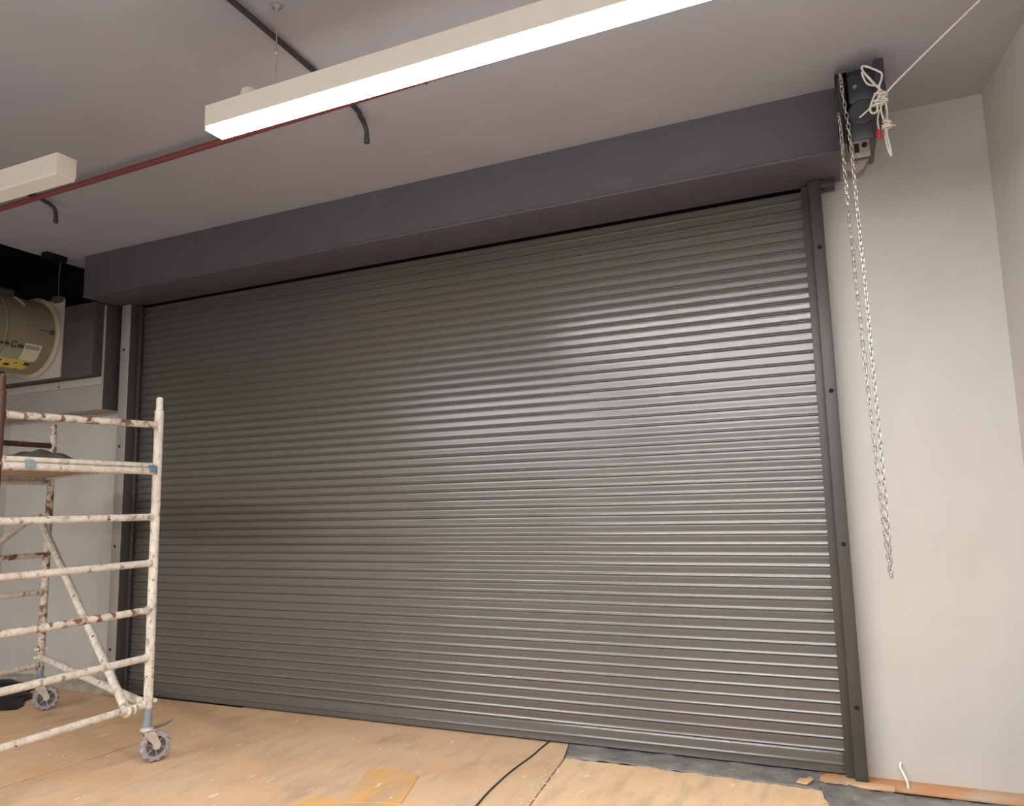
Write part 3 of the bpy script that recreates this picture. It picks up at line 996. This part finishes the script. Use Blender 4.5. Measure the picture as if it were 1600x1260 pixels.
# ------------------------------------------------------------------ things on the floor
def crumple(name, poly_uv, mt, amp, z, seed, nu=60, nv=8):
    """thin crumpled sheet between two edge lines (list of (x,y) back, list of (x,y) front)"""
    random.seed(seed)
    back, front = poly_uv

    def lerp_line(Ln, t):
        t *= len(Ln) - 1
        i = min(int(t), len(Ln) - 2)
        a_, b_ = Vector(Ln[i]), Vector(Ln[i + 1])
        return a_.lerp(b_, t - i)
    vs, fs = [], []
    ph = [random.uniform(0, 6) for _ in range(6)]
    for i in range(nu + 1):
        for j in range(nv + 1):
            p = lerp_line(back, i / nu).lerp(lerp_line(front, i / nu), j / nv)
            h = amp * (.5 + .5 * math.sin(31 * p.x + ph[0] + 9 * p.y)) * (.5 + .5 * math.sin(43 * p.y + 17 * p.x + ph[1])) + amp * .7 * random.random()
            if j in (0, nv): p = p + Vector((0, random.uniform(-.008, .008)))
            vs.append((p.x, p.y, z + h))
    n = nv + 1
    for i in range(nu):
        for j in range(nv):
            fs.append((i * n + j, (i + 1) * n + j, (i + 1) * n + j + 1, i * n + j + 1))
    o = MB().add(vs, fs).build(name, mt, smooth=25)
    sd = o.modifiers.new('thick', 'SOLIDIFY')
    sd.thickness = .0025
    sd.offset = -1
    return o


o = crumple('membrane_strip', ([(-1.445, 0.055), (-0.9, 0.055), (-0.45, 0.055), (-0.09, 0.055)], [(-1.37, -.225), (-0.95, -.228), (-.50, -.245), (-.10, -.265)]), m_membrane, .007, -.004, 5)
tag(o, 'crumpled slate-grey damp membrane strip under the shutter bottom', 'membrane')
o = crumple('membrane_sheet', ([(-.125, -.155), (.10, -.20), (.30, -.22), (.92, -.17)], [(-.06, -.46), (.20, -.75), (.60, -.80), (1.0, -.60)]), m_membrane, .010, .004, 9, 40, 14)
tag(o, 'dark grey membrane sheet spread on the floor below the right wall', 'membrane')
o = MB().box(-.115, .84, -.138, .0, -.008, .004).build('timber_sill', m_orange, bevel=.002)
tag(o, 'orange timber board lying along the foot of the right wall', 'board')
o = MB().prism([(.00, -.190), (.205, -.178), (.205, -.128), (.00, -.128)], .004, .018).build('timber_shim', m_shim, bevel=.002)
tag(o, 'pale sawn timber packer lying under the right guide rail', 'timber')
o = MB().prism([(-.215, -.215), (-.165, -.225), (-.140, -.150), (-.160, -.115), (-.175, -.150), (-.205, -.160)], .006, .014).build('plaster_chip', m_shim, bevel=.003)
tag(o, 'pale broken chip lying on the membrane by the right guide', 'debris')
o = MB().tube(smoothpts([(.243, -.004, .085), (.238, -.016, .070), (.246, -.024, .050), (.256, -.040, .030), (.262, -.075, .014), (.262, -.105, .008)], 5), .0055, 8).build('cable_tie', m_tie, smooth=60)
tag(o, 'short white plastic strip sticking out of the foot of the right wall', 'strip')
cb = [(-1.555, 0.06, .004), (-1.548, -.06, .004), (-1.548, -.142, .004), (-1.544, -.288, .004), (-1.552, -.52, .004), (-1.544, -.724, .004), (-1.534, -.851, .004), (-1.517, -.982, .004), (-1.48, -1.3, .004), (-1.55, -1.7, .004)]
o = MB().tube(smoothpts(cb, 4), .0045, 8).build('power_cable', m_cable, smooth=60)
tag(o, 'thin black cable coming out from under the shutter across the floor', 'cable')

# heap of black polythene behind the rear castor
random.seed(11)
vs, fs = [], []
nu, nv = 30, 14
for i in range(nu):
    a = 2 * PI * i / nu
    for j in range(nv + 1):
        t = j / nv
        rr = (1 - t ** 1.6) ** .5 if t < 1 else 0
        wob = 1 + .18 * math.sin(3 * a + 1) + .12 * math.sin(7 * a + 4 * t) + random.uniform(-.03, .03)
        x, y = .46 * rr * math.cos(a) * wob, .30 * rr * math.sin(a) * wob
        ca, sa = math.cos(-.45), math.sin(-.45)
        vs.append((-5.88 + x * ca - y * sa, -.42 + x * sa + y * ca, .085 * t * (1 + .25 * math.sin(5 * a))))
for i in range(nu):
    k = (i + 1) % nu
    for j in range(nv):
        fs.append((i * (nv + 1) + j, k * (nv + 1) + j, k * (nv + 1) + j + 1, i * (nv + 1) + j + 1))
o = MB().add(vs, fs).build('plastic_sack', m_sack, smooth=60)
tag(o, 'flat black plastic sack on the floor behind the rear castor', 'sack')

# crumbs and paint flakes scattered on the boards
random.seed(21)
mb = MB()
for k in range(420):
    x = random.uniform(-4.6, .0)
    y = random.uniform(-2.0, -.28) if random.random() < .75 else random.uniform(-.9, -.2)
    if random.random() < .3:
        t = random.random()
        x, y = -1.375 + .075 * t + random.gauss(0, .03), -.25 - .9 * t
    s_ = random.uniform(.002, .007) * (1.7 if random.random() < .1 else 1)
    a = random.uniform(0, PI)
    poly = [(x + s_ * random.uniform(.6, 1.4) * math.cos(a + q * 2 * PI / 5), y + s_ * random.uniform(.6, 1.4) * math.sin(a + q * 2 * PI / 5)) for q in range(5)]
    mb.prism(poly, 0.0003, random.uniform(.0015, .004))
o = mb.build('plaster_crumbs', m_debris, smooth=0)
tag(o, 'pale crumbs and flakes scattered over the floor boards', 'debris', kind='stuff')
